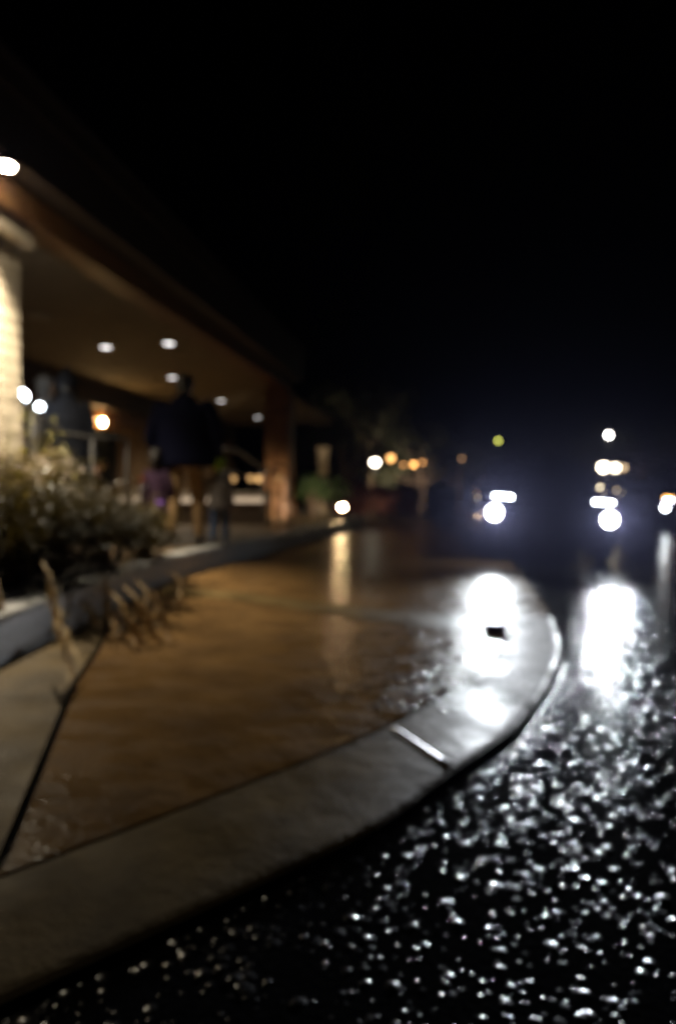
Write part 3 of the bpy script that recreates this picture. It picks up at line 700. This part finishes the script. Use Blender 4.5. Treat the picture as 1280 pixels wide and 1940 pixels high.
def shrub(label, c, rad, hgt, n, lm, flowers=0, petal=None, spike=0.0, blades=True, group=None, lsize=(0.012, 0.03)):
    t = thing('shrub', label, 'shrub', c, 0, group)
    bm = bmesh.new(); tips = []
    for i in range(26):
        a = random.uniform(0, 2 * math.pi); r = rad * random.uniform(.3, 1)
        e = Vector((r * math.cos(a), r * math.sin(a), hgt * random.uniform(.5, 1.0) * (1.1 - .35 * r / rad)))
        m1 = e * .5 + Vector((0, 0, hgt * .12)); tube(bm, [(0.04 * math.cos(a), 0.04 * math.sin(a), 0), m1, e], [.012, .008, .003], 5); tips.append((m1, e))
    link('stems', bm, M['bark'], t)
    bm = bmesh.new()
    for i in range(n):
        m1, e = random.choice(tips); f = random.random() ** .6; p = m1.lerp(e, f) + Vector((random.gauss(0, 1), random.gauss(0, 1), random.gauss(0, .8))) * rad * .17
        if blades and random.random() < .5: blade(bm, p, Vector((p.x, p.y, random.uniform(.1, .9) * rad)) + Vector((random.gauss(0, .2), random.gauss(0, .2), 0)) * rad, random.uniform(.08, .22), random.uniform(.003, .006), 1.0, 3)
        else: leaf(bm, p, random.uniform(*lsize))
    link('foliage', bm, lm, t)
    if flowers:
        bm = bmesh.new()
        for i in range(flowers):
            m1, e = random.choice(tips); p = e + Vector((random.gauss(0, .12), random.gauss(0, .12), random.gauss(.02, .07) + spike * random.random()))
            for j in range(5): leaf(bm, p + Vector((random.gauss(0, .012), random.gauss(0, .012), random.gauss(0, .012))), random.uniform(.009, .017))
        link('blossoms', bm, petal or M['petal'], t)
    return t
def on_walk(px, D): 
    p = at_y(px, 1000, D); return (p.x, p.y, wz(p.x))
shrub('leafy shrub with pale pink blossoms lit by the column lamp', on_walk(15, 4.9), .42, .80, 3000, M['leaf_dry'], 380, blades=False)
shrub('tall olive shrub at the frame edge before the stone column', on_walk(-60, 4.4), .5, .95, 2200, M['leaf_dry'], 60, blades=False)
shrub('tall wispy golden flower stems between the bright column and the kerb', on_walk(62, 5.15), .30, .98, 700, M['leaf_dry'], 60, petal=M['bud'], spike=.22, blades=True)
shrub('dark spreading shrub overhanging the pale kerb', on_walk(95, 4.25), .52, .52, 3800, M['leaf'])
shrub('dark low shrub at the left frame edge above the kerb', on_walk(15, 3.75), .34, .36, 2200, M['leaf'])
shrub('olive grassy shrub near the plum dressed child', on_walk(205, 4.9), .48, .48, 3600, M['leaf'])
shrub('low twiggy shrub at the right end of the planting bed', on_walk(275, 5.6), .30, .36, 1500, M['leaf_dry'])
shrub('wispy tall shrub behind the planting bed by the handrail', on_walk(100, 5.4), .40, .78, 1100, M['leaf'])
stalk_px = [((92, 1085), (140, 1285)), ((168, 1150), (188, 1192)), ((200, 1100), (208, 1180)), ((228, 1140), (268, 1222)), ((255, 1130), (300, 1218)), ((280, 1120), (330, 1210)), ((338, 1095), (342, 1152)), ((-4, 1110), (2, 1240)), ((215, 1180), (222, 1205))]
stal = thing('dry_stalk_clump', 'dry tan stalks drooping over the kerb from the planting bed', 'plant', on_walk(150, 4.0))
for (a, b) in stalk_px:
    e = at(*b, RAISE + 0.02); D0 = e.y + 0.12; s0 = at_y(*a, D0)
    bm = bmesh.new(); root = Vector((s0.x - .12, D0 + .22, s0.z + .02)); inv = Vector(stal.location)
    mid = s0.lerp(e, .5) + Vector((random.uniform(-.02, .02), .02, .02))
    tube(bm, [root - inv, s0 - inv, mid - inv, e - inv], [.005, .007, .008, .005], 6)
    ax = (e - s0); ln = ax.length
    for j in range(26):
        f0 = random.uniform(0, .75); p = s0.lerp(e, f0) + Vector((random.gauss(0, .010), random.gauss(0, .010), random.gauss(0, .008))) - inv
        blade(bm, p, ax.normalized() + Vector((random.gauss(0, .16), random.gauss(0, .16), random.gauss(0, .08))), ln * random.uniform(.2, .42), random.uniform(.006, .012), .1, 3)
    link('stalk', bm, M['stalk'], stal)
shrub('fresh green shrub lit beside the far timber pillar', on_walk(592, 17), .45, 1.2, 900, M['leaf_green'], blades=False, lsize=(.03, .07))
shrub('pale green shrub before the white post beyond the pillar', on_walk(628, 18), .5, 1.1, 900, M['leaf_green'], blades=False, lsize=(.03, .07))
p = at_y(612, 880, 18.6)
po = thing('white_post', 'pale white post among green shrubs beyond the timber pillar', 'post', (p.x, p.y, wz(p.x)))
bm = bmesh.new(); box(bm, -.14, .14, -.14, .14, 0, 1.75, .01); link('shaft', bm, M['coping'], po)
bm = bmesh.new(); box(bm, -.18, .18, -.18, .18, 1.752, 1.83, .012); link('cap', bm, M['coping'], po)
# rust red hedge mass beyond the kerb tip
for i, (px, D, rr, hh, lab) in enumerate([(700, 19.5, .9, 1.0, 'rust red shrub behind the glowing kerb lamp'), (745, 21, 1.0, 1.25, 'taller rust red shrub right of the kerb lamp'), (660, 21, .9, 1.1, 'dark red shrub left of the kerb lamp')]):
    p = at_y(px, 960, D); shrub(lab, (p.x, p.y, gz(p.x)), rr, hh, 1500, M['leaf_red'], blades=False, lsize=(.04, .09), group='rust red shrubs beyond the kerb tip')

def tree(label, x, y, h, rad, n, lm=None, group='dark trees behind the drive'):
    t = thing('broadleaf_tree', label, 'tree', (x, y, gz(x)), 0, group)
    bm = bmesh.new(); tube(bm, [(0, 0, -.1), (.05, 0, h * .25), (-.06, .05, h * .5), (0, 0, h * .8)], [.16, .13, .10, .03], 9)
    cl = []
    for i in range(16):
        a = random.uniform(0, 6.28); z0 = h * random.uniform(.28, .6); e = Vector((rad * random.uniform(.4, .95) * math.cos(a), rad * random.uniform(.4, .95) * math.sin(a), z0 + h * random.uniform(.1, .38)))
        tube(bm, [(0, 0, z0), e * .5 + Vector((0, 0, z0 * .5)), e], [.06, .04, .015], 6); cl.append(e)
    link('trunk', bm, M['bark'], t)
    bm = bmesh.new()
    for i in range(n):
        e = random.choice(cl); v = Vector((random.gauss(0, 1), random.gauss(0, 1), random.gauss(0, .8))) * rad * .2; leaf(bm, e + v, random.uniform(.06, .14))
    link('crown', bm, lm or M['leaf_tree'], t)
for i, (px, D, h, rad, lab) in enumerate([(700, 31, 5.6, 2.3, 'brown lit tree rising above the orange lamps'), (650, 26, 4.6, 1.9, 'dark tree just right of the canopy end'), (800, 30, 4.2, 1.9, 'dark tree left of the navy sedan'), (870, 38, 4.2, 2.2, 'small far tree left of the yellow lamp'), (1040, 46, 6.0, 3.0, 'far dark tree directly behind the navy sedan'), (1215, 40, 5.5, 2.8, 'dark tree behind the right street lamps'), (1130, 42, 5.0, 2.3, 'greenish tree under the white street lamp')]):
    p = at_y(px, 935, D); tree(lab, p.x, D, h, rad, 2600)

# ---------------------------------------------------------------- lamps in the background
def lamp(label, px, py, D, r, col_, s, group='lamps beyond the forecourt', flat=1.0):
    p = at_y(px, py, D); g = gz(p.x); t = thing('street_lamp', label, 'lamp', (p.x, p.y, g), 0, group); hz = p.z - g
    bm = bmesh.new(); tube(bm, [(0, 0.03, 0), (0, 0.03, hz - r * .9)], [.05, .035], 10); lathe(bm, [(.09, 0), (.09, .12), (.05, .2)], 14, 'Z', (0, .03, 0)); link('pole', bm, M['black'], t, True)
    bm = bmesh.new(); lathe(bm, [(r * 1.2 * flat, hz + r * .75), (r * .7 * flat, hz + r * 1.2), (r * .15, hz + r * 1.35)], 16); link('hood', bm, M['black'], t, True)
    bm = bmesh.new(); ball(bm, (0, 0, hz), (r * flat, r, r)); link('globe', bm, emit('street lamp glow', col_, s), t, True)
lamp('white lamp above the rust red shrubs', 710, 876, 24, .12, (1, .90, .68), 18, flat=1.2)
lamp('large orange lamp right of the white one over the shrubs', 740, 868, 25, .13, (1, .48, .14), 4)
lamp('dim small orange lamp left of a brighter orange one', 764, 881, 27, .08, (1, .42, .12), 2.5)
lamp('small bright orange lamp second in the row over the shrubs', 783, 880, 27, .09, (1, .45, .12), 8)
lamp('small orange lamp at the right end of the row', 800, 876, 28, .08, (1, .45, .14), 2.5)
lamp('faint orange lamp alone between the row and the sedan', 873, 868, 32, .10, (1, .5, .2), 1.2)
lamp('yellow green lamp above the left headlight', 943, 835, 34, .09, (.72, .75, .12), 5)
lamp('highest white street lamp at the right', 1152, 824, 38, .14, (1, .98, .90), 26)
lamp('wide warm white lamp under the highest one, left half', 1142, 885, 36, .24, (1, .88, .66), 20)
lamp('wide warm white lamp under the highest one, right half', 1164, 886, 38, .22, (1, .86, .62), 12)
lamp('dim amber lamp touching the wide warm lamp at its right', 1180, 886, 40, .16, (1, .7, .4), 3)
lamp('warm oval lamp just above the right headlight', 1142, 925, 34, .15, (1, .84, .58), 12, flat=1.6)
lamp('dim grey gold lamp left of the warm oval lamp', 1107, 927, 34, .08, (1, .85, .45), 3)
lamp('dim brown lamp right of the warm oval lamp', 1166, 928, 34, .08, (1, .75, .45), 2)
lamp('faint brown lamp left of the car at the right edge', 1230, 941, 30, .08, (1, .7, .45), 1.6)
# glowing low lamp at kerb tip
p = at_y(648, 961, 15.2)
kl = thing('bollard_lamp', 'low glowing bollard lamp near the kerb tip', 'lamp', (p.x, p.y, wz(p.x)))
hz = p.z - wz(p.x)
bm = bmesh.new(); lathe(bm, [(.14, 0), (.14, hz - .06), (.16, hz - .05), (.16, hz - .04)], 18); link('base', bm, M['coping'], kl, True)
bm = bmesh.new(); ball(bm, (0, 0, hz), (.07, .06, .05)); link('lamp_glass', bm, M['e_path'], kl, True)
bm = bmesh.new(); lathe(bm, [(.17, hz + .075), (.15, hz + .10), (.02, hz + .12)], 18); link('cap', bm, M['black'], kl, True)

# spotlights added to brighten the shrubs, the pillar and the tree
for label, px, D, sh, rot, w in (('small added spotlight aimed at the green shrubs beyond the pillar', 600, 16.2, (0, 0, .2), R(50), 22), ('small added spotlight aimed at the rust red shrubs', 725, 18.2, (0, 0, .2), R(45), 18), ('small added spotlight washing the amber timber pillar', 524, 14.4, (0, 0, .2), 0, 120), ('small added spotlight at the foot of the brown tree', 722, 27.4, (0, 0, .2), R(60), 1500)):
    p = at_y(px, 980, D); g = thing('added_spotlight', label, 'lamp', (p.x, p.y, wz(p.x) if px < 650 else gz(p.x)), 0)
    bm = bmesh.new(); tube(bm, [(0, 0, 0), (0, 0, .14)], .015); lathe(bm, [(.05, -.05), (.055, .05), (.045, .06)], 14, 'Y', (0, 0, .18)); link('housing', bm, M['black'], g)
    spot('bulb', g, (0, .09, .22), (R(90) + rot * .4, 0, 0), w, (1.0, 0.8, 0.55), 110, 0.8, 0.04)


# faint bluish haze volume added to put a glow round the lamps
bm = bmesh.new(); box(bm, -70, 70, -9, 130, -1.5, 14)
hm = bpy.data.materials.new('haze'); hm.use_nodes = True; nt = hm.node_tree; nt.nodes.clear()
ov = nt.nodes.new('ShaderNodeOutputMaterial'); pv = nt.nodes.new('ShaderNodeVolumePrincipled')
pv.inputs['Color'].default_value = (0.58, 0.60, 1.0, 1); pv.inputs['Density'].default_value = 0.0003; pv.inputs['Anisotropy'].default_value = 0.90
nt.links.new(pv.outputs[0], ov.inputs['Volume'])
link('haze', bm, hm, kind='stuff')
